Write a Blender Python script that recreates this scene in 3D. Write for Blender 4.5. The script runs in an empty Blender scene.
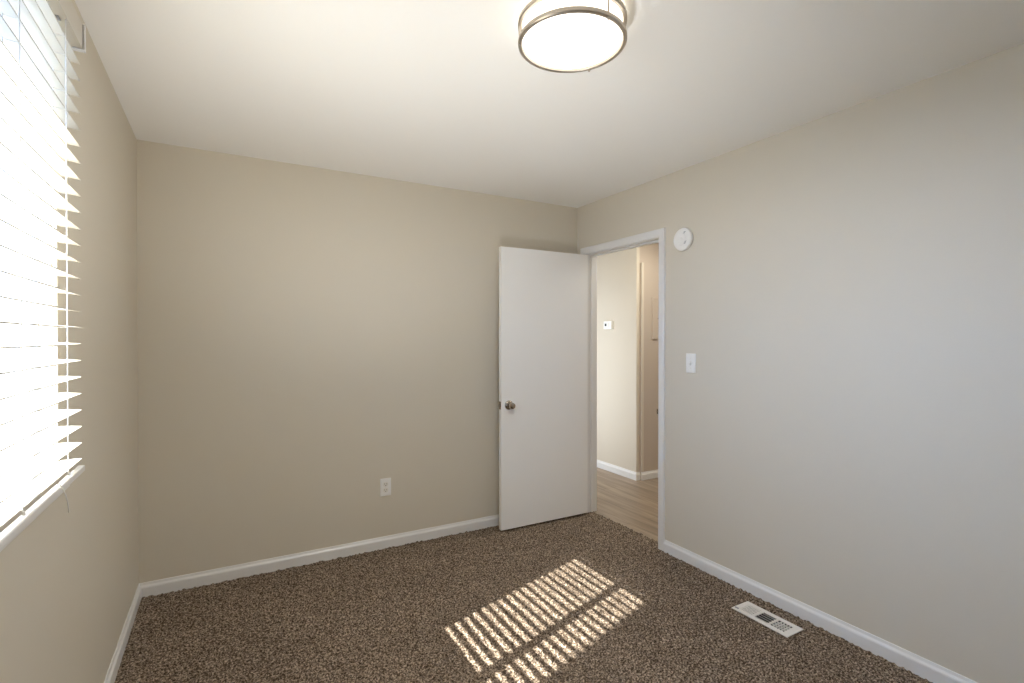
import bpy, bmesh, math, random
import numpy as np
from mathutils import Vector, Matrix

S = bpy.context.scene
C = S.collection
random.seed(7)

# ------------------------------------------------------------------ camera
FPX = 508.9
cam_d = bpy.data.cameras.new('camera')
cam_d.sensor_fit = 'HORIZONTAL'
cam_d.sensor_width = 36.0
cam_d.lens = 36.0 * FPX / 1024.0
cam_d.clip_start = 0.02
cam = bpy.data.objects.new('camera', cam_d)
C.objects.link(cam)
cam.location = (0.40685, 0.0, 1.384)
yaw, pitch = math.radians(29.405), math.radians(-0.3636)
cam.rotation_euler = (math.radians(90) + pitch, 0, -yaw)
S.camera = cam

# ------------------------------------------------------------------ light
EXPOSURE = 0.0
SUN, SKY, LAMP, LAMP_W, HALL, HALL_FILL = 63.0, 17.5, 1.6, 18.0, 18.0, 17.0
BOUNCE = 66.0
SUN_DIR = Vector((1.0, 0.316, -0.82))

S.view_settings.view_transform = 'Standard'
S.view_settings.look = 'None'
S.view_settings.gamma = 1.0
S.view_settings.use_curve_mapping = False
S.view_settings.exposure = EXPOSURE
S.cycles.max_bounces = 14
S.cycles.diffuse_bounces = 10
S.cycles.sample_clamp_indirect = 80.0

w = bpy.data.worlds.new('sky')
S.world = w
w.use_nodes = True
bg = w.node_tree.nodes['Background']
bg.inputs[0].default_value = (0.32, 0.54, 1.0, 1)
bg.inputs[1].default_value = SKY

sun_d = bpy.data.lights.new('sun', 'SUN')
sun_d.energy = SUN
sun_d.angle = math.radians(0.53)
sun_d.color = (1.0, 0.955, 0.92)
sun = bpy.data.objects.new('sun', sun_d)
C.objects.link(sun)
sun.rotation_euler = SUN_DIR.to_track_quat('-Z', 'Y').to_euler()
sun.location = (-6, -2, 6)

hl_d = bpy.data.lights.new('hall_lamp', 'AREA')
hl_d.shape = 'DISK'
hl_d.size = 1.0
hl_d.energy = HALL
hl_d.color = (1.0, 0.96, 0.86)
hl = bpy.data.objects.new('hall_lamp', hl_d)
C.objects.link(hl)
hl.location = (3.80, 2.95, 2.41)
hd_d = bpy.data.lights.new('hall_fill', 'AREA')     # unseen fill panel, added to light the cream hall wall evenly
hd_d.shape = 'RECTANGLE'
hd_d.size, hd_d.size_y = 1.9, 0.9
hd_d.energy = HALL_FILL
hd_d.color = (0.78, 0.88, 1.0)
hd = bpy.data.objects.new('hall_fill', hd_d)
C.objects.link(hd)
hd.location = (3.03, 4.45, 1.05)
hd.rotation_euler = (0, -math.pi / 2, 0)

bf_d = bpy.data.lights.new('bounce_flash', 'SPOT')      # the photographer's flash, bounced off the ceiling
bf_d.energy = BOUNCE
bf_d.spot_size = math.radians(118)
bf_d.spot_blend = 1.0
bf_d.shadow_soft_size = 0.12
bf_d.color = (1.0, 0.99, 0.97)
bf = bpy.data.objects.new('bounce_flash', bf_d)
C.objects.link(bf)
bf.location = (1.02, 1.42, 0.72)
bf.rotation_euler = (Vector((1.22, 2.14, 2.44)) - bf.location).to_track_quat('-Z', 'Y').to_euler()

# ------------------------------------------------------------------ room numbers
W, L, H = 2.8975, 3.3398, 2.44          # left wall x=0, right wall x=W, back wall y=L
YF = -0.62                              # wall behind the camera
DY0, DY1, DZ = 2.445, 3.225, 2.045      # bedroom doorway in the right wall
WT = 0.11                               # partition thickness
OY0, OY1, OZ0, OZ1 = 0.885, 1.855, 0.996, 2.19   # window opening in the left wall
HX, HY = 3.915, 3.742                   # hall wall plane / closet face plane


# ------------------------------------------------------------------ materials
def mat(name, col, rough=0.5, metal=0.0, spec=0.5):
    m = bpy.data.materials.new(name)
    m.use_nodes = True
    b = m.node_tree.nodes['Principled BSDF']
    b.inputs['Base Color'].default_value = (*col, 1)
    b.inputs['Roughness'].default_value = rough
    b.inputs['Metallic'].default_value = metal
    b.inputs['Specular IOR Level'].default_value = spec
    return m


def N(m, t, **kw):
    n = m.node_tree.nodes.new(t)
    for k, v in kw.items():
        setattr(n, k, v)
    return n


def add_bump(m, scale, dist, detail=3.0, strength=0.4):
    nt = m.node_tree
    tc = N(m, 'ShaderNodeTexCoord')
    no = N(m, 'ShaderNodeTexNoise')
    no.inputs['Scale'].default_value = scale
    no.inputs['Detail'].default_value = detail
    bu = N(m, 'ShaderNodeBump')
    bu.inputs['Distance'].default_value = dist
    bu.inputs['Strength'].default_value = strength
    nt.links.new(tc.outputs['Object'], no.inputs['Vector'])
    nt.links.new(no.outputs['Fac'], bu.inputs['Height'])
    nt.links.new(bu.outputs['Normal'], nt.nodes['Principled BSDF'].inputs['Normal'])
    return m


M = {}
M['wall'] = add_bump(mat('greige_wall_paint', (0.68, 0.625, 0.52), 0.55, spec=0.35), 140, 0.0012, 3, 0.25)
M['ceiling'] = add_bump(mat('white_ceiling_paint', (0.90, 0.89, 0.86), 0.7, spec=0.3), 90, 0.0015, 3, 0.25)
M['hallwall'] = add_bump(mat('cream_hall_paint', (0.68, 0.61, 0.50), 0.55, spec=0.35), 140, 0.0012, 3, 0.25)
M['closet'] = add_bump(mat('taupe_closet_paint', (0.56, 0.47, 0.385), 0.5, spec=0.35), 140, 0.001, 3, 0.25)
M['trim'] = mat('white_trim_gloss', (0.80, 0.79, 0.77), 0.32)
M['door'] = add_bump(mat('white_door_paint', (0.91, 0.90, 0.87), 0.38), 60, 0.001, 2, 0.2)
M['plastic'] = mat('white_plastic', (0.88, 0.87, 0.84), 0.35)
M['plastic_warm'] = mat('warm_white_plastic', (0.80, 0.77, 0.70), 0.4)
M['dark'] = mat('dark_slot', (0.02, 0.02, 0.022), 0.6)
M['gray'] = mat('grey_plastic', (0.33, 0.33, 0.34), 0.5)
M['vinyl'] = mat('white_vinyl', (0.84, 0.85, 0.86), 0.35)
M['slat'] = mat('white_slat_vinyl', (0.63, 0.585, 0.50), 0.32, spec=0.5)
nt = M['slat'].node_tree
tl = N(M['slat'], 'ShaderNodeBsdfTranslucent'); tl.inputs[0].default_value = (0.60, 0.56, 0.46, 1)
mxs = N(M['slat'], 'ShaderNodeMixShader'); mxs.inputs[0].default_value = 0.04
nt.links.new(nt.nodes['Principled BSDF'].outputs[0], mxs.inputs[1])
nt.links.new(tl.outputs[0], mxs.inputs[2])
nt.links.new(mxs.outputs[0], nt.nodes['Material Output'].inputs[0])
M['cord'] = mat('white_cord', (0.86, 0.85, 0.82), 0.8)
M['nickel'] = add_bump(mat('brushed_nickel', (0.56, 0.50, 0.43), 0.3, 1.0), 300, 0.0004, 2, 0.2)
M['knob'] = mat('satin_nickel_knob', (0.42, 0.37, 0.31), 0.16, 1.0)
M['register'] = mat('off_white_enamel', (0.78, 0.75, 0.70), 0.4)
M['outside'] = add_bump(mat('outside_siding', (0.55, 0.55, 0.53), 0.8), 20, 0.004)
M['ground'] = add_bump(mat('outside_concrete', (0.25, 0.21, 0.145), 0.9), 8, 0.01)
M['sub'] = mat('subfloor', (0.2, 0.17, 0.14), 0.9)

# lamp diffuser: frosted acrylic, lit
m = bpy.data.materials.new('lit_frosted_diffuser')
m.use_nodes = True
b = m.node_tree.nodes['Principled BSDF']
b.inputs['Base Color'].default_value = (0.9, 0.9, 0.88, 1)
b.inputs['Emission Color'].default_value = (1.0, 0.93, 0.82, 1)
b.inputs['Emission Strength'].default_value = LAMP
M['diffuser'] = m

# window glass: thin pane, mostly clear with a mirror share
m = bpy.data.materials.new('clear_glass')
m.use_nodes = True
nt = m.node_tree
nt.nodes.remove(nt.nodes['Principled BSDF'])
tr = N(m, 'ShaderNodeBsdfTransparent')
tr.inputs[0].default_value = (0.94, 0.96, 0.95, 1)
gl = N(m, 'ShaderNodeBsdfGlossy')
gl.inputs['Roughness'].default_value = 0.02
mx = N(m, 'ShaderNodeMixShader')
mx.inputs[0].default_value = 0.06
nt.links.new(tr.outputs[0], mx.inputs[1])
nt.links.new(gl.outputs[0], mx.inputs[2])
nt.links.new(mx.outputs[0], nt.nodes['Material Output'].inputs[0])
M['glass'] = m

# carpet: brown frieze, yarns of several browns
m = mat('brown_frieze_carpet', (0.13, 0.1, 0.08), 0.95, spec=0.1)
nt = m.node_tree
pb = nt.nodes['Principled BSDF']
tc = N(m, 'ShaderNodeTexCoord')
v1 = N(m, 'ShaderNodeTexNoise'); v1.inputs['Scale'].default_value = 125; v1.inputs['Detail'].default_value = 2.5; v1.inputs['Roughness'].default_value = 0.65
v2 = N(m, 'ShaderNodeTexVoronoi'); v2.inputs['Scale'].default_value = 175
v3 = N(m, 'ShaderNodeTexNoise'); v3.inputs['Scale'].default_value = 3.0; v3.inputs['Detail'].default_value = 4
for v in (v1, v2, v3):
    nt.links.new(tc.outputs['Object'], v.inputs['Vector'])
ramp = N(m, 'ShaderNodeValToRGB')
cr = ramp.color_ramp
cr.elements[0].position = 0.38; cr.elements[0].color = (0.045, 0.032, 0.022, 1)
cr.elements[1].position = 0.64; cr.elements[1].color = (0.44, 0.36, 0.28, 1)
e = cr.elements.new(0.50); e.color = (0.165, 0.125, 0.092, 1)
nt.links.new(v1.outputs['Fac'], ramp.inputs[0])
hsv = N(m, 'ShaderNodeMix', data_type='RGBA', blend_type='MULTIPLY')
hsv.inputs[0].default_value = 0.55
nt.links.new(ramp.outputs[0], hsv.inputs[6])
r2 = N(m, 'ShaderNodeValToRGB')
r2.color_ramp.elements[0].color = (0.62, 0.60, 0.58, 1)
r2.color_ramp.elements[1].color = (1.35, 1.3, 1.25, 1)
sep = N(m, 'ShaderNodeSeparateColor')
nt.links.new(v2.outputs['Color'], sep.inputs[0])
nt.links.new(sep.outputs[0], r2.inputs[0])
nt.links.new(r2.outputs[0], hsv.inputs[7])
mx3 = N(m, 'ShaderNodeMix', data_type='RGBA', blend_type='MULTIPLY')
mx3.inputs[0].default_value = 0.5
r3 = N(m, 'ShaderNodeValToRGB')
r3.color_ramp.elements[0].position = 0.35; r3.color_ramp.elements[0].color = (0.82, 0.82, 0.82, 1)
r3.color_ramp.elements[1].position = 0.65; r3.color_ramp.elements[1].color = (1.12, 1.12, 1.12, 1)
nt.links.new(v3.outputs['Fac'], r3.inputs[0])
nt.links.new(hsv.outputs[2], mx3.inputs[6])
nt.links.new(r3.outputs[0], mx3.inputs[7])
nt.links.new(mx3.outputs[2], pb.inputs['Base Color'])
M['carpet'] = m

# hall floor: greyed oak planks, along y
m = mat('wood_look_vinyl_planks', (0.3, 0.22, 0.15), 0.38)
nt = m.node_tree
pb = nt.nodes['Principled BSDF']
tc = N(m, 'ShaderNodeTexCoord')
mp = N(m, 'ShaderNodeMapping'); mp.inputs['Rotation'].default_value = (0, 0, math.pi / 2)
br = N(m, 'ShaderNodeTexBrick')
br.offset = 0.37
br.inputs['Scale'].default_value = 1.0
br.inputs['Brick Width'].default_value = 1.22
br.inputs['Row Height'].default_value = 0.18
br.inputs['Mortar Size'].default_value = 0.0012
br.inputs['Color1'].default_value = (0.30, 0.225, 0.155, 1)
br.inputs['Color2'].default_value = (0.36, 0.275, 0.195, 1)
br.inputs['Mortar'].default_value = (0.13, 0.09, 0.06, 1)
nt.links.new(tc.outputs['Object'], mp.inputs['Vector'])
nt.links.new(mp.outputs[0], br.inputs['Vector'])
mp2 = N(m, 'ShaderNodeMapping'); mp2.inputs['Scale'].default_value = (22, 1.6, 10)
gr = N(m, 'ShaderNodeTexNoise'); gr.inputs['Scale'].default_value = 1.0; gr.inputs['Detail'].default_value = 5; gr.inputs['Distortion'].default_value = 0.6
nt.links.new(tc.outputs['Object'], mp2.inputs['Vector'])
nt.links.new(mp2.outputs[0], gr.inputs['Vector'])
r4 = N(m, 'ShaderNodeValToRGB')
r4.color_ramp.elements[0].position = 0.3; r4.color_ramp.elements[0].color = (0.58, 0.56, 0.54, 1)
r4.color_ramp.elements[1].position = 0.7; r4.color_ramp.elements[1].color = (1.15, 1.15, 1.15, 1)
nt.links.new(gr.outputs['Fac'], r4.inputs[0])
mx4 = N(m, 'ShaderNodeMix', data_type='RGBA', blend_type='MULTIPLY')
mx4.inputs[0].default_value = 1.0
nt.links.new(br.outputs['Color'], mx4.inputs[6])
nt.links.new(r4.outputs[0], mx4.inputs[7])
nt.links.new(mx4.outputs[2], pb.inputs['Base Color'])
M['planks'] = m


# ------------------------------------------------------------------ mesh helpers
def box(bm, x0, x1, y0, y1, z0, z1, bevel=0.0, seg=2):
    vs = [bm.verts.new(p) for p in ((x0, y0, z0), (x1, y0, z0), (x1, y1, z0), (x0, y1, z0),
                                    (x0, y0, z1), (x1, y0, z1), (x1, y1, z1), (x0, y1, z1))]
    fs = [bm.faces.new([vs[i] for i in q]) for q in ((3, 2, 1, 0), (4, 5, 6, 7), (0, 1, 5, 4), (1, 2, 6, 5), (2, 3, 7, 6), (3, 0, 4, 7))]
    if bevel > 0:
        es = list({e for f in fs for e in f.edges})
        bmesh.ops.bevel(bm, geom=es, offset=bevel, segments=seg, affect='EDGES', profile=0.6)
    return bm


def lathe(bm, prof, n=48, mtx=None):
    """prof: (radius, height) pairs turned round z; mtx places it."""
    mtx = mtx or Matrix()
    rings = []
    for r, z in prof:
        if r < 1e-6:
            rings.append([bm.verts.new(mtx @ Vector((0, 0, z)))])
        else:
            rings.append([bm.verts.new(mtx @ Vector((r * math.cos(2 * math.pi * k / n), r * math.sin(2 * math.pi * k / n), z))) for k in range(n)])
    for a, b2 in zip(rings[:-1], rings[1:]):
        for k in range(n):
            k2 = (k + 1) % n
            if len(a) == 1 and len(b2) == 1:
                continue
            if len(a) == 1:
                bm.faces.new((a[0], b2[k], b2[k2]))
            elif len(b2) == 1:
                bm.faces.new((a[k], a[k2], b2[0]))
            else:
                bm.faces.new((a[k], a[k2], b2[k2], b2[k]))
    bmesh.ops.recalc_face_normals(bm, faces=bm.faces)
    return bm


def tube(bm, pts, r, n=8):
    pts = [Vector(p) for p in pts]
    rings = []
    for i, p in enumerate(pts):
        d = (pts[min(i + 1, len(pts) - 1)] - pts[max(i - 1, 0)]).normalized()
        u = d.orthogonal().normalized()
        if i:
            u = (pu - d * pu.dot(d)).normalized()
        pu = u
        v = d.cross(u)
        rings.append([bm.verts.new(p + (u * math.cos(2 * math.pi * k / n) + v * math.sin(2 * math.pi * k / n)) * r) for k in range(n)])
    for a, b2 in zip(rings[:-1], rings[1:]):
        for k in range(n):
            bm.faces.new((a[k], a[(k + 1) % n], b2[(k + 1) % n], b2[k]))
    bm.faces.new(rings[0][::-1]); bm.faces.new(rings[-1])
    bmesh.ops.recalc_face_normals(bm, faces=bm.faces)
    return bm


def sweep(bm, prof, a, b2, udir, vdir):
    """extrude a closed (u, v) profile from a to b2."""
    a, b2, udir, vdir = map(Vector, (a, b2, udir, vdir))
    r0 = [bm.verts.new(a + udir * u + vdir * v) for u, v in prof]
    r1 = [bm.verts.new(b2 + udir * u + vdir * v) for u, v in prof]
    n = len(prof)
    for k in range(n):
        bm.faces.new((r0[k], r0[(k + 1) % n], r1[(k + 1) % n], r1[k]))
    bm.faces.new(r0[::-1]); bm.faces.new(r1)
    bmesh.ops.recalc_face_normals(bm, faces=bm.faces)
    return bm


def obj(name, bm, material, parent=None, smooth=False, label=None):
    me = bpy.data.meshes.new(name)
    bm.to_mesh(me)
    bm.free()
    me.materials.append(M[material])
    o = bpy.data.objects.new(name, me)
    C.objects.link(o)
    if smooth:
        me.polygons.foreach_set('use_smooth', [True] * len(me.polygons))
        me.set_sharp_from_angle(angle=math.radians(35))
    if parent is not None:
        o.parent = parent
        o.matrix_parent_inverse = parent.matrix_basis.inverted()
    if label:
        o['label'] = label
    return o


def nb():
    return bmesh.new()


def struct(name, bm, material, label, cat, smooth=False):
    o = obj(name, bm, material, None, smooth)
    o['kind'] = 'structure'
    o['label'] = label
    o['category'] = cat
    return o


def thing(name, label, cat, loc, group=None):
    o = bpy.data.objects.new(name, None)
    o.empty_display_size = 0.05
    o.location = loc
    C.objects.link(o)
    o['label'] = label
    o['category'] = cat
    if group:
        o['group'] = group
    return o


# ------------------------------------------------------------------ the setting
# carpet with real tufts
GX, GY = 0.0046, 0.0046
nx, ny = int((W + 0.07) / GX), int((L - YF) / GY)
xs = np.linspace(0.0, W + 0.072, nx)
ys = np.linspace(YF, L, ny)
rng = np.random.default_rng(3)
h = rng.standard_normal((ny, nx))
k = np.array([0.27, 0.46, 0.27])
h = np.apply_along_axis(lambda r: np.convolve(r, k, 'same'), 0, h)
h = np.apply_along_axis(lambda r: np.convolve(r, k, 'same'), 1, h)
h = h / h.std()
Z = np.clip(h, -2.2, 2.2) * 0.0030 - 0.002
XX, YY = np.meshgrid(xs, ys)
XX = XX + np.where((XX > 0.01) & (XX < W + 0.06), rng.uniform(-1, 1, XX.shape) * 0.0016, 0)
YY = YY + np.where((YY > YF + 0.01) & (YY < L - 0.01), rng.uniform(-1, 1, YY.shape) * 0.0016, 0)
# the hall side strip only exists inside the doorway
over = (XX > W + 0.004) & ((YY < DY0 + 0.002) | (YY > DY1 - 0.002))
co = np.stack([XX, YY, Z], -1).reshape(-1, 3)
idx = np.arange(nx * ny).reshape(ny, nx)
quads = np.stack([idx[:-1, :-1], idx[:-1, 1:], idx[1:, 1:], idx[1:, :-1]], -1)
qo = over[:-1, :-1] | over[:-1, 1:] | over[1:, 1:] | over[1:, :-1]
# hole for the floor register
RX0, RX1, RY0, RY1 = 2.658, 2.786, 1.412, 1.708
cx_, cy_ = XX[:-1, :-1], YY[:-1, :-1]
qo |= (cx_ > RX0 + 0.012) & (cx_ < RX1 - 0.018) & (cy_ > RY0 + 0.012) & (cy_ < RY1 - 0.018)
q = quads[~qo].reshape(-1, 4)
used = np.unique(q)
remap = -np.ones(nx * ny, dtype=np.int64)
remap[used] = np.arange(len(used))
q = remap[q]
co = co[used]
me = bpy.data.meshes.new('floor')
me.vertices.add(len(co)); me.vertices.foreach_set('co', co.astype(np.float32).ravel())
me.loops.add(q.size); me.loops.foreach_set('vertex_index', q.astype(np.int32).ravel())
me.polygons.add(len(q)); me.polygons.foreach_set('loop_start', (np.arange(len(q)) * 4).astype(np.int32))
me.update(calc_edges=True)
me.validate()
me.materials.append(M['carpet'])
fl = bpy.data.objects.new('floor', me)
C.objects.link(fl)
fl['kind'] = 'structure'; fl['label'] = 'speckled brown carpet covering the bedroom floor'; fl['category'] = 'carpet'

bm = nb(); box(bm, -0.12, 5.4, YF - 0.1, 6.9, -0.16, -0.06)
struct('floor_slab', bm, 'sub', 'dark subfloor lying under the carpet and planks', 'floor')
bm = nb(); box(bm, W + 0.074, HX + 1.4, 1.2, 6.8, -0.06, -0.008)
struct('floor_hall', bm, 'planks', 'greyish wood plank floor in the hallway beyond the doorway', 'floor')

bm = nb(); box(bm, -0.12, 5.4, YF - 0.1, 6.9, H, H + 0.1)
struct('ceiling', bm, 'ceiling', 'smooth off-white ceiling above the whole room', 'ceiling')

# left wall with the window opening
bm = nb()
box(bm, -0.12, 0, YF, OY0, -0.06, H)
box(bm, -0.12, 0, OY1, L, -0.06, H)
box(bm, -0.12, 0, OY0, OY1, -0.06, OZ0)
box(bm, -0.12, 0, OY0, OY1, OZ1, H)
struct('wall_left', bm, 'wall', 'greige painted wall with the window and blind', 'wall')
bm = nb(); box(bm, -0.12, W + WT, L, L + 0.11, -0.06, H)
struct('wall_back', bm, 'wall', 'greige painted wall behind the open door with one outlet', 'wall')
bm = nb()
box(bm, W, W + WT, YF, DY0 - 0.018, -0.06, H)
box(bm, W, W + WT, DY1 + 0.018, L, -0.06, H)
box(bm, W, W + WT, DY0 - 0.018, DY1 + 0.018, DZ + 0.018, H)
struct('wall_right', bm, 'wall', 'greige painted wall holding the doorway, detector and switch', 'wall')
bm = nb(); box(bm, -0.12, W + WT, YF - 0.1, YF, -0.06, H)
struct('wall_front', bm, 'wall', 'greige painted wall behind the camera', 'wall')

# hall shell
bm = nb(); box(bm, HX, HX + 0.040, HY, 6.8, -0.06, H, 0.002)
struct('wall_hall', bm, 'hallwall', 'bright cream hallway wall with the thermostat', 'wall')
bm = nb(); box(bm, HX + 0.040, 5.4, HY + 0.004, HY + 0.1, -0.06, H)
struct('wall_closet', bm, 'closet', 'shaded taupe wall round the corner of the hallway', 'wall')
bm = nb(); box(bm, W + WT, 5.4, 6.8, 6.9, -0.06, H)
struct('wall_hall_end', bm, 'hallwall', 'cream wall closing the far end of the hallway', 'wall')
bm = nb(); box(bm, 5.3, 5.4, 1.1, HY, -0.06, H)
struct('wall_hall_side', bm, 'hallwall', 'cream wall at the far side of the hallway turn', 'wall')
bm = nb(); box(bm, W + WT, 5.4, 1.1, 1.2, -0.06, H)
struct('wall_hall_front', bm, 'hallwall', 'cream wall closing the near end of the hallway', 'wall')
bm = nb(); box(bm, W, W + WT, L + 0.11, 6.8, -0.06, H)
struct('wall_hall_near', bm, 'hallwall', 'cream hallway wall continuing past the bedroom', 'wall')

# outside: ground and an unseen wing, added to cut off the sun patch
bm = nb(); box(bm, -14, -0.14, -10, 12, -0.62, -0.5)
struct('ground', bm, 'ground', 'pale concrete ground outside the window', 'ground')
bm = nb(); box(bm, -1.25, -0.125, 0.30, 0.855, -0.5, 2.9)
struct('sun_blocker', bm, 'outside', 'unseen block added outside the window to cut off the sun', 'wall')

bm = nb(); box(bm, -0.50, -0.125, 0.86, 5.0, 2.335, 2.52)
struct('roof_eave', bm, 'outside', 'roof eave outside above the window', 'eave')

# baseboards
BB = [(0, 0), (0.014, 0), (0.014, 0.052), (0.0125, 0.058), (0.007, 0.066), (0.005, 0.074), (0.004, 0.078), (0, 0.078)]
zb = -0.004


def baseboard(name, a, b2, inward, label, z=zb):
    bm = nb(); sweep(bm, BB, (*a, z), (*b2, z), (*inward, 0), (0, 0, 1))
    return struct(name, bm, 'trim', label, 'baseboard')


baseboard('baseboard_left', (0, YF + 0.014), (0, L - 0.0001), (1, 0), 'white baseboard along the wall under the window')
baseboard('baseboard_back', (0.0001, L), (W - 0.0145, L), (0, -1), 'white baseboard along the back wall behind the door')
baseboard('baseboard_right', (W, YF + 0.014), (W, DY0 - 0.0555), (-1, 0), 'white baseboard along the wall beside the floor register')
baseboard('baseboard_front', (0, YF), (W, YF), (0, 1), 'white baseboard along the wall behind the camera')
zh = -0.008
baseboard('baseboard_hall', (HX, HY - 0.013), (HX, 6.8), (-1, 0), 'white baseboard under the thermostat in the hallway', zh)
baseboard('baseboard_stub', (HX - 0.0138, HY), (HX + 0.040, HY), (0, -1), 'short white baseboard return at the hallway wall corner', zh)

# door casing + jamb
CW, CT = 0.057, 0.017
CAS = [(0, 0), (0, 0.011), (0.004, 0.0125), (0.026, 0.0145), (0.037, 0.0165), (0.045, 0.017), (0.0485, 0.0155), (0.050, 0.013), (0.050, 0)]
bm = nb()
rv = 0.005
ya, yb, zt = DY0 - rv, DY1 + rv, DZ + rv


def mitred(bm, path_in, prof):
    """path_in: inner corner list; profile u grows away from the opening, v out of the wall (-x)."""
    (y0, y1, z1) = path_in
    rings = []
    for sgn, lvl in ((0, 'r0'), (0, 'r1'), (1, 'l1'), (1, 'l0')):
        ring = []
        for u, v in prof:
            y = (y0 - u) if sgn == 0 else (y1 + u)
            z = zb if lvl.endswith('0') else z1 + u
            ring.append(bm.verts.new((W - v, y, z)))
        rings.append(ring)
    n = len(prof)
    for a, b2 in zip(rings[:-1], rings[1:]):
        for k in range(n):
            bm.faces.new((a[k], a[(k + 1) % n], b2[(k + 1) % n], b2[k]))
    bm.faces.new(rings[0]); bm.faces.new(rings[-1][::-1])
    bmesh.ops.recalc_face_normals(bm, faces=bm.faces)


mitred(bm, (ya, yb, zt), CAS)
tr1 = struct('trim_1', bm, 'trim', 'white door casing around the open doorway', 'door casing')
bm = nb()
J = 0.018
box(bm, W + 0.0002, W + WT, DY0 - J, DY0, zb, DZ + J)
box(bm, W + 0.0002, W + WT, DY1, DY1 + J, zb, DZ + J)
box(bm, W + 0.0002, W + WT, DY0, DY1, DZ, DZ + J)
jamb = obj('jamb', bm, 'trim', tr1)
bm = nb()
sx0, sx1 = W + 0.045, W + 0.080
box(bm, sx0, sx1, DY0, DY0 + 0.011, zb, DZ, 0.001)
box(bm, sx0, sx1, DY1 - 0.011, DY1, zb, DZ, 0.001)
box(bm, sx0, sx1, DY0 + 0.011, DY1 - 0.011, DZ - 0.011, DZ, 0.001)
obj('door_stop', bm, 'trim', jamb)
bm = nb()
box(bm, W + 0.004, W + 0.034, DY0, DY0 + 0.002, 0.872, 0.930, 0.0006)
tube(bm, [(W + 0.006, DY0 + 0.0015, 0.901 - 0.014), (W - 0.004, DY0 + 0.003, 0.901 - 0.013), (W - 0.010, DY0 + 0.006, 0.901)], 0.0018)
sweep(bm, [(0, 0), (0.012, 0.004), (0.016, 0.010), (0.0145, 0.011), (0.011, 0.0055), (0, 0.002)],
      (W + 0.005, DY0, 0.884), (W + 0.005, DY0, 0.918), (-1, 0, 0), (0, 1, 0))
obj('strike_plate', bm, 'knob', jamb, label='nickel strike plate')
for zc in (0.25, 1.02, 1.80):
    bm = nb()
    box(bm, W - 0.006, W + 0.030, DY1 - 0.0025, DY1 - 0.0003, zc - 0.044, zc + 0.044, 0.0006)
    lathe(bm, [(0, -0.046), (0.0055, -0.045), (0.0055, 0.045), (0, 0.046)], 16, Matrix.Translation((W - 0.0085, DY1 - 0.0075, zc)))
    obj('hinge', bm, 'trim', jamb, True)

# the open door leaf
LX0, LX1, LY0, LY1 = 2.113, 2.882, 3.183, 3.218
bm = nb(); box(bm, LX0, LX1, LY0, LY1, 0.015, 2.036, 0.0015)
door = struct('door_1', bm, 'door', 'white flat bedroom door standing open against the back wall', 'door')
KZ, KX = 0.905, LX0 + 0.062
for s, nm in ((-1, 'door_knob'), (1, 'door_knob')):
    y = LY0 if s < 0 else LY1
    mt = Matrix.Translation((KX, y, KZ)) @ Matrix.Rotation(math.radians(90 if s < 0 else -90), 4, 'X')
    bm = nb()
    sc = 1.0 if s < 0 else 0.95
    lathe(bm, [(0.011, 0.004), (0.011, 0.022), (0.015, 0.030), (0.0215, 0.036), (0.0240, 0.044), (0.0235, 0.053), (0.020, 0.059), (0.011, 0.0625), (0, 0.063)], 40, mt)
    kn = obj(nm, bm, 'knob', door, True, label='nickel door knob')
    bm = nb()
    lathe(bm, [(0.034, 0.0), (0.034, 0.003), (0.032, 0.007), (0.026, 0.011), (0.017, 0.0145), (0.0105, 0.016)], 40, mt)
    obj('rose', bm, 'knob', kn, True)
bm = nb()
box(bm, LX0 - 0.0016, LX0 + 0.0005, LY0 + 0.005, LY1 - 0.005, KZ - 0.028, KZ + 0.028, 0.0005)
lp = obj('latch_plate', bm, 'knob', door, label='nickel latch plate')
bm = nb()
sweep(bm, [(0, -0.007), (0.010, -0.007), (0.0115, -0.004), (0.002, 0.007), (0, 0.007)],
      (LX0 - 0.0015, (LY0 + LY1) / 2, KZ - 0.010), (LX0 - 0.0015, (LY0 + LY1) / 2, KZ + 0.010), (-1, 0, 0), (0, 1, 0))
obj('latch_bolt', bm, 'knob', lp)

# window
bm = nb()
fx0, fx1 = -0.110, -0.012
box(bm, fx0, fx1, OY1 - 0.006, OY1, OZ0, OZ1)
box(bm, fx0, fx1, OY0, OY0 + 0.006, OZ0, OZ1)
box(bm, fx0, fx1, OY0 + 0.006, OY1 - 0.006, OZ1 - 0.006, OZ1)
box(bm, fx0, fx1, OY0 + 0.006, OY1 - 0.006, OZ0, OZ0 + 0.006)
win = struct('window_1', bm, 'vinyl', 'white vinyl slider window behind the blind', 'window')


def sash(y0, y1, x0, x1, sl, sr, nm):
    bm = nb()
    z0, z1 = OZ0 + 0.0062, OZ1 - 0.0062
    box(bm, x0, x1, y0, y0 + sl, z0, z1, 0.002)
    box(bm, x0, x1, y1 - sr, y1, z0, z1, 0.002)
    box(bm, x0, x1, y0 + sl, y1 - sr, z0, z0 + 0.028, 0.002)
    box(bm, x0, x1, y0 + sl, y1 - sr, z1 - 0.016, z1, 0.002)
    s = obj(nm, bm, 'vinyl', win)
    xm = (x0 + x1) / 2
    bm = nb(); box(bm, xm - 0.002, xm + 0.002, y0 + sl, y1 - sr, z0 + 0.028, z1 - 0.016)
    obj('pane', bm, 'glass', s)


sash(1.410, OY1 - 0.0062, -0.062, -0.036, 0.050, 0.012, 'sash')
sash(OY0 + 0.0062, 1.452, -0.096, -0.070, 0.012, 0.050, 'sash')

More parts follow.
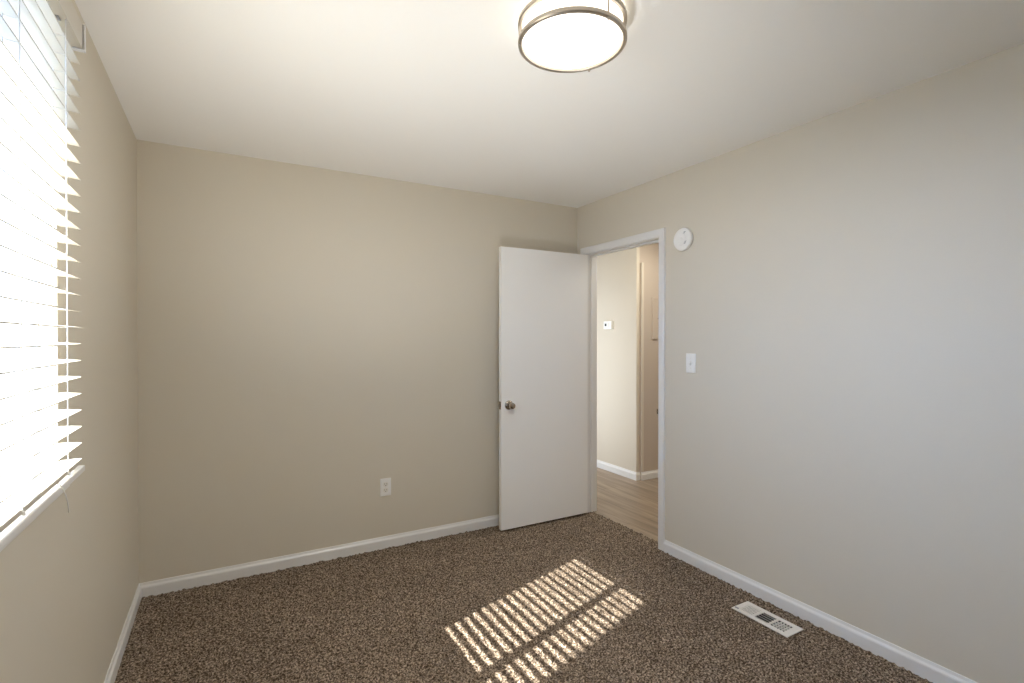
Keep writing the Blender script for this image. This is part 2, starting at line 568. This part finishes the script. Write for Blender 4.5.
# window stool below the blind
bm = nb()
box(bm, -0.012, 0.048, OY0 - 0.045, OY1 + 0.060, OZ0 - 0.001, OZ0 + 0.017, 0.004, 3)
box(bm, 0.0005, 0.024, OY0 - 0.012, OY1 + 0.008, OZ0 - 0.030, OZ0 - 0.002, 0.003)
struct('trim_2', bm, 'trim', 'white window sill below the blind', 'window sill')

# ------------------------------------------------------------------ window blind
BY0, BY1 = 0.868, 1.868
SX0, SX1 = 0.0025, 0.0505
blind = thing('window_blind', 'white slatted window blind on the left wall', 'blind', (0.026, (BY0 + BY1) / 2, 1.03))
TILT = math.radians(5.6)
Z0, PITCH, NS = 1.0404, 0.0469, 24
CORDS = [1.027, 1.368, 1.709]


def slat_mesh():
    bm = nb()
    n = 8
    hw, th = 0.0238, 0.0016
    prof = []
    for i in range(n + 1):
        u = -hw + 2 * hw * i / n
        prof.append((u, th + 0.0008 * (1 - (u / hw) ** 2)))
    for i in range(n, -1, -1):
        u = -hw + 2 * hw * i / n
        prof.append((u, -th + 0.0008 * (1 - (u / hw) ** 2)))
    sweep(bm, prof, (0, BY0, 0), (0, BY1, 0), (math.cos(TILT), 0, -math.sin(TILT)), (math.sin(TILT), 0, math.cos(TILT)))
    me = bpy.data.meshes.new('slat')
    bm.to_mesh(me); bm.free()
    me.materials.append(M['slat'])
    return me


sm = slat_mesh()
for k in range(1, NS + 1):
    o = bpy.data.objects.new('slat', sm)
    C.objects.link(o)
    o.location = ((SX0 + SX1) / 2, 0, Z0 + PITCH * k)
    o.parent = blind
    o.matrix_parent_inverse = blind.matrix_basis.inverted()
bm = nb(); box(bm, SX0, SX1, BY0, BY1, Z0 - 0.011, Z0 + 0.002, 0.0025)
rail = obj('bottom_rail', bm, 'slat', blind)
for y in CORDS:
    bm = nb()
    tube(bm, [(SX1 + 0.0002, y, Z0 - 0.004), (SX1 + 0.003, y, Z0 - 0.006), (SX1 + 0.0032, y, Z0 - 0.012)], 0.0032, 10)
    obj('cord_button', bm, 'cord', rail, True)
bm = nb()
tube(bm, [(0.046, 1.640, Z0 - 0.013), (0.056, 1.642, Z0 - 0.030), (0.060, 1.652, Z0 - 0.052), (0.061, 1.662, Z0 - 0.075), (0.061, 1.672, Z0 - 0.098)], 0.0014, 8)
obj('loose_cord', bm, 'cord', rail, True)
ztop = 2.205
for y in CORDS:
    bm = nb(); tube(bm, [(SX1 + 0.0014, y, Z0 - 0.006), (SX1 + 0.0014, y, ztop)], 0.0012, 8)
    for k in range(1, NS + 1):
        z = Z0 + PITCH * k
        tube(bm, [(SX0 - 0.0012, y + 0.004, z - 0.002 + 0.0013), (SX1 + 0.0014, y + 0.004, z - 0.0045)], 0.0005, 5)
    obj('ladder_cord', bm, 'cord', blind, True)
    bm = nb(); tube(bm, [(SX0 - 0.0011, y, Z0 - 0.002), (SX0 - 0.0011, y, ztop)], 0.0010, 8)
    obj('ladder_cord', bm, 'cord', blind, True)
    bm = nb(); tube(bm, [((SX0 + SX1) / 2, y, Z0), ((SX0 + SX1) / 2, y, ztop)], 0.0011, 8)
    obj('lift_cord', bm, 'cord', blind, True)
# headrail: an open-topped steel channel
bm = nb()
hz0, hz1 = 2.205, 2.275
hp = [(0.001, hz1), (0.001, hz0), (0.056, hz0), (0.056, hz1), (0.050, hz1), (0.050, hz1 - 0.002), (0.0545, hz1 - 0.002), (0.0545, hz0 + 0.0015), (0.0025, hz0 + 0.0015), (0.0025, hz1)]
sweep(bm, hp, (0, BY0 + 0.006, 0), (0, BY1 - 0.006, 0), (1, 0, 0), (0, 0, 1))
hr = obj('headrail', bm, 'slat', blind)
for y in CORDS:
    bm = nb(); box(bm, 0.016, 0.040, y - 0.011, y + 0.011, hz0 - 0.003, hz0 + 0.001, 0.001)
    obj('cord_guide', bm, 'gray', hr)
for y0, y1 in ((BY1 - 0.003, BY1 + 0.001), (BY0 - 0.001, BY0 + 0.003)):
    bm = nb()
    s = 1 if y0 > 1.4 else -1
    box(bm, 0.0003, 0.059, y0, y1, hz0 - 0.002, hz1 + 0.002, 0.0006)
    ya_, yb_ = sorted((y1 if s > 0 else y0, (y1 if s > 0 else y0) + s * 0.006))
    box(bm, 0.0003, 0.062, ya_ - 0.012 * (s > 0), yb_ + 0.012 * (s < 0), hz0 - 0.004, hz0 - 0.002)
    box(bm, 0.0600, 0.0615, ya_ - 0.006 * (s > 0), yb_ + 0.006 * (s < 0), hz0 - 0.004, hz1 + 0.002)
    obj('mounting_bracket', bm, 'vinyl', blind)

# ------------------------------------------------------------------ ceiling light
CLX, CLY, CR = 1.400, 1.362, 0.173
lamp = thing('ceiling_light', 'round flush ceiling light with two nickel rings and a glowing diffuser', 'ceiling light', (CLX, CLY, H))
T = Matrix.Translation((CLX, CLY, 0))
bm = nb(); lathe(bm, [(0, H - 0.0005), (0.150, H - 0.0005), (0.150, H - 0.008), (0, H - 0.008)], 64, T)
obj('ceiling_pan', bm, 'plastic', lamp, True)
bm = nb()
prof = [(0.161, H - 0.0085), (0.163, H - 0.012), (0.163, 2.358)]
for i in range(9):
    t = i / 8 * math.pi / 2
    prof.append((0.145 + 0.018 * math.cos(t), 2.358 - 0.012 * math.sin(t)))
prof += [(0.10, 2.340), (0.05, 2.3365), (0, 2.3355)]
lathe(bm, prof, 72, T)
obj('diffuser', bm, 'diffuser', lamp, True)
ld = bpy.data.lights.new('ceiling_lamp', 'AREA')
ld.shape = 'DISK'
ld.size = 0.29
ld.energy = LAMP_W
ld.color = (0.97, 0.97, 0.98)
lo = bpy.data.objects.new('ceiling_lamp', ld)
C.objects.link(lo)
lo.location = (CLX, CLY, 2.3335)
for z in (2.412, 2.352):
    bm = nb()
    ri, ro, hh = CR - 0.009, CR + 0.004, 0.0080
    ring = [(ri, z - hh + 0.002), (ri + 0.002, z - hh), (ro - 0.003, z - hh), (ro, z - hh + 0.003), (ro, z + hh - 0.003), (ro - 0.003, z + hh), (ri + 0.002, z + hh), (ri, z + hh - 0.002)]
    lathe(bm, ring + [ring[0]], 96, T)
    bmesh.ops.remove_doubles(bm, verts=bm.verts, dist=1e-6)
    obj('metal_ring', bm, 'nickel', lamp, True)
for a in (-87, 33, 153):
    px, py = CLX + (CR - 0.001) * math.cos(math.radians(a)), CLY + (CR - 0.001) * math.sin(math.radians(a))
    bm = nb()
    lathe(bm, [(0, 2.3375), (0.003, 2.338), (0.0046, 2.341), (0.0034, 2.344), (0.0030, 2.346), (0.0030, 2.424), (0, 2.4245)], 14, Matrix.Translation((px, py, 0)))
    obj('post', bm, 'nickel', lamp, True)

# ------------------------------------------------------------------ wall fittings
# smoke detector
SDY, SDZ, SDR = 2.233, 1.997, 0.071
sd = thing('smoke_detector', 'round white smoke detector high on the wall beside the doorway', 'smoke detector', (W, SDY, SDZ))
mt = Matrix.Translation((W, SDY, SDZ)) @ Matrix.Rotation(math.radians(-90), 4, 'Y')
bm = nb(); lathe(bm, [(0, 0.0002), (0.066, 0.0002), (0.066, 0.008), (0, 0.008)], 56, mt)
obj('mounting_base', bm, 'gray', sd, True)
bm = nb(); lathe(bm, [(0, 0.0082), (SDR, 0.0082), (SDR, 0.017), (SDR - 0.003, 0.023), (SDR - 0.012, 0.0275), (0.040, 0.0300), (0.038, 0.0285), (0.035, 0.0285), (0.033, 0.0310), (0, 0.0320)], 64, mt)
sb = obj('cover', bm, 'plastic', sd, True)
bm = nb(); lathe(bm, [(0.011, 0.0312), (0.011, 0.0337), (0.009, 0.0347), (0, 0.0350)], 28, mt @ Matrix.Translation((0.0, 0.0, 0)))
obj('test_button', bm, 'plastic', sb, True)
for u, v, n in ((-0.030, -0.026, 4), (0.034, -0.022, 3)):       # u up, v towards the camera
    bm = nb()
    for i in range(n):
        z = SDZ + u + i * 0.0045
        y = SDY + v - i * 0.0025
        box(bm, W - 0.0312, W - 0.0265, y - 0.006, y + 0.006, z - 0.0011, z + 0.0011)
    obj('sounder_slots', bm, 'gray', sb)

# light switch
SWY, SWZ = 2.1785, 1.231
sw = thing('light_switch', 'white toggle light switch on the wall beside the doorway', 'light switch', (W, SWY, SWZ))
bm = nb(); box(bm, W - 0.006, W - 0.0002, SWY - 0.037, SWY + 0.037, SWZ - 0.059, SWZ + 0.059, 0.0025, 3)
pl = obj('wall_plate', bm, 'plastic', sw, True)
bm = nb(); box(bm, W - 0.0066, W - 0.005, SWY - 0.006, SWY + 0.006, SWZ - 0.013, SWZ + 0.013, 0.0003)
obj('toggle_slot', bm, 'plastic_warm', sw)
bm = nb()
sweep(bm, [(0, -0.009), (0.012, -0.012), (0.015, -0.009), (0.012, -0.003), (0, 0.006)], (W - 0.006, SWY - 0.0045, SWZ), (W - 0.006, SWY + 0.0045, SWZ), (-1, 0, 0), (0, 0, 1))
obj('toggle', bm, 'plastic', sw)
for dz in (-0.030, 0.030):
    bm = nb(); lathe(bm, [(0.0033, 0.0055), (0.0033, 0.0068), (0, 0.0074)], 16, Matrix.Translation((W, SWY, SWZ + dz)) @ Matrix.Rotation(math.radians(-90), 4, 'Y'))
    obj('screw', bm, 'plastic_warm', pl, True)

# outlet on the back wall
OX, OZ = 1.3275, 0.400
ol = thing('power_outlet', 'white duplex power outlet low on the back wall', 'outlet', (OX, L, OZ))
bm = nb(); box(bm, OX - 0.036, OX + 0.036, L - 0.006, L - 0.0002, OZ - 0.058, OZ + 0.058, 0.0025, 3)
pl = obj('wall_plate', bm, 'plastic', ol, True)
for dz in (-0.0195, 0.0195):
    bm = nb()
    n = 24
    prof = []
    for i in range(n):
        a = 2 * math.pi * i / n
        prof.append((0.0170 * math.cos(a), max(-0.0138, min(0.0138, 0.0170 * math.sin(a)))))
    sweep(bm, prof, (OX, L - 0.0058, OZ + dz), (OX, L - 0.0082, OZ + dz), (1, 0, 0), (0, 0, 1))
    fc = obj('receptacle', bm, 'plastic_warm', ol)
    bm = nb()
    box(bm, OX - 0.0078, OX - 0.0052, L - 0.0086, L - 0.0075, OZ + dz - 0.0020, OZ + dz + 0.0070)
    box(bm, OX + 0.0052, OX + 0.0078, L - 0.0086, L - 0.0075, OZ + dz - 0.0010, OZ + dz + 0.0060)
    lathe(bm, [(0.0030, 0), (0.0030, 0.0011), (0, 0.0011)], 14, Matrix.Translation((OX, L - 0.0075, OZ + dz - 0.0078)) @ Matrix.Rotation(math.radians(90), 4, 'X'))
    obj('socket_slots', bm, 'dark', fc)
bm = nb(); lathe(bm, [(0.0032, 0.0055), (0.0032, 0.0068), (0, 0.0074)], 16, Matrix.Translation((OX, L, OZ)) @ Matrix.Rotation(math.radians(90), 4, 'X'))
obj('screw', bm, 'plastic_warm', pl, True)

# floor register
rg = thing('floor_register', 'off-white metal floor register in the carpet by the wall', 'floor vent', ((RX0 + RX1) / 2, (RY0 + RY1) / 2, 0))
za, zb2 = 0.004, 0.0085
bm = nb()
ix0, ix1 = RX0 + 0.026, RX1 - 0.026
secs = [(RY0 + 0.034, RY0 + 0.104), (RY0 + 0.116, RY0 + 0.186), (RY0 + 0.198, RY0 + 0.268)]
box(bm, RX0, ix0, RY0, RY1, za, zb2, 0.001)
box(bm, ix1, RX1, RY0, RY1, za, zb2, 0.001)
yy = [RY0] + [v for s in secs for v in s] + [RY1]
for i in range(0, len(yy), 2):
    box(bm, ix0 - 0.001, ix1 + 0.001, yy[i], yy[i + 1], za, zb2 - 0.0001, 0.0004)
face = obj('face_plate', bm, 'register', rg)
bm = nb()                                                      # the duct boot below
box(bm, ix0 - 0.006, ix1 + 0.006, secs[0][0] - 0.004, secs[2][1] + 0.004, -0.050, -0.044)
for s in (0, 1):
    x = (ix0 - 0.006, ix1 + 0.004)[s]
    box(bm, x, x + 0.002, secs[0][0] - 0.004, secs[2][1] + 0.004, -0.044, za)
for y in (secs[0][0] - 0.004, secs[2][1] + 0.002):
    box(bm, ix0 - 0.004, ix1 + 0.004, y, y + 0.002, -0.044, za)
obj('duct_box', bm, 'dark', rg)
# near section: a square grid
bm = nb()
y0, y1 = secs[0]
for i in range(1, 4):
    x = ix0 + (ix1 - ix0) * i / 4
    box(bm, x - 0.0013, x + 0.0013, y0, y1, za - 0.003, zb2 - 0.0008)
for i in range(1, 5):
    y = y0 + (y1 - y0) * i / 5
    box(bm, ix0, ix1, y - 0.0013, y + 0.0013, za - 0.003, zb2 - 0.0008)
obj('grid', bm, 'register', rg)
# middle section: long vanes
y0, y1 = secs[1]
for i in range(4):
    x = ix0 + (ix1 - ix0) * (i + 0.5) / 4
    bm = nb()
    sweep(bm, [(0.0052, -0.009), (0.0042, -0.009), (-0.0030, 0.0003), (-0.0018, 0.0003)], (x, y0, zb2 - 0.001), (x, y1, zb2 - 0.001), (1, 0, 0), (0, 0, 1))
    obj('vane', bm, 'register', rg)
# far section: vanes turned shut across the opening
y0, y1 = secs[2]
for i in range(8):
    y = y0 + (y1 - y0) * (i + 0.5) / 8
    bm = nb()
    sweep(bm, [(-0.0052, -0.0035), (0.0048, -0.0005), (0.0048, 0.0005), (-0.0052, -0.0025)], (ix0, y, zb2 - 0.001), (ix1, y, zb2 - 0.001), (0, -1, 0), (0, 0, 1))
    obj('vane', bm, 'register', rg)
bm = nb()
box(bm, RX0 + 0.014, RX0 + 0.020, RY1 - 0.028, RY1 - 0.008, zb2 - 0.001, zb2 + 0.005, 0.001)
obj('damper_lever', bm, 'gray', rg)

# ------------------------------------------------------------------ hall objects
# thermostat
TY, TZ = 4.145, 1.521
th = thing('thermostat', 'small white thermostat on the cream hallway wall', 'thermostat', (HX, TY, TZ))
bm = nb(); box(bm, HX - 0.006, HX - 0.0002, TY - 0.066, TY + 0.066, TZ - 0.044, TZ + 0.044, 0.002)
obj('back_plate', bm, 'plastic_warm', th)
bm = nb(); box(bm, HX - 0.030, HX - 0.0062, TY - 0.062, TY + 0.062, TZ - 0.041, TZ + 0.041, 0.005, 3)
cv = obj('housing', bm, 'plastic', th, True)
bm = nb(); box(bm, HX - 0.0308, HX - 0.029, TY + 0.012, TY + 0.040, TZ - 0.010, TZ + 0.016, 0.0006)
obj('display', bm, 'dark', cv, label='dark little display')
bm = nb(); box(bm, HX - 0.0322, HX - 0.029, TY - 0.036, TY - 0.016, TZ - 0.018, TZ + 0.024, 0.001)
obj('button', bm, 'plastic_warm', cv)

# closet door with a low plinth and a small access hatch
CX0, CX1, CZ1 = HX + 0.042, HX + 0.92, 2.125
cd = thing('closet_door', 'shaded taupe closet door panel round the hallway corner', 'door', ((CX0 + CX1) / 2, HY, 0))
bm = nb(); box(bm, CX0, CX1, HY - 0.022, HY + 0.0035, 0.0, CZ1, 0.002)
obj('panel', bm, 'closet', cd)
bm = nb(); box(bm, CX0 - 0.001, CX0 + 0.028, HY - 0.030, HY - 0.0222, 0.075, CZ1, 0.002)
obj('edge_strip', bm, 'hallwall', cd, label='pale vertical edge strip')
bm = nb(); sweep(bm, BB, (CX0, HY - 0.022, zh), (CX1, HY - 0.022, zh), (0, -1, 0), (0, 0, 1))
obj('plinth', bm, 'trim', cd, label='white plinth')
PX0, PX1, PZ0, PZ1 = 4.094, 4.40, 1.375, 1.798
bm = nb()
f = 0.024
box(bm, PX0, PX0 + f, HY - 0.034, HY - 0.0222, PZ0, PZ1, 0.003)
box(bm, PX1 - f, PX1, HY - 0.034, HY - 0.0222, PZ0, PZ1, 0.003)
box(bm, PX0 + f, PX1 - f, HY - 0.034, HY - 0.0222, PZ0, PZ0 + f, 0.003)
box(bm, PX0 + f, PX1 - f, HY - 0.034, HY - 0.0222, PZ1 - f, PZ1, 0.003)
ht = obj('hatch_frame', bm, 'closet', cd)
bm = nb(); box(bm, PX0 + f + 0.002, PX1 - f - 0.002, HY - 0.030, HY - 0.0222, PZ0 + f + 0.002, PZ1 - f - 0.002, 0.001)
obj('hatch_lid', bm, 'closet', ht)
bm = nb(); lathe(bm, [(0.004, 0), (0.004, 0.008), (0.009, 0.013), (0.009, 0.017), (0, 0.020)], 20, Matrix.Translation((4.170, HY - 0.030, 1.580)) @ Matrix.Rotation(math.radians(90), 4, 'X'))
obj('hatch_knob', bm, 'knob', ht, True)
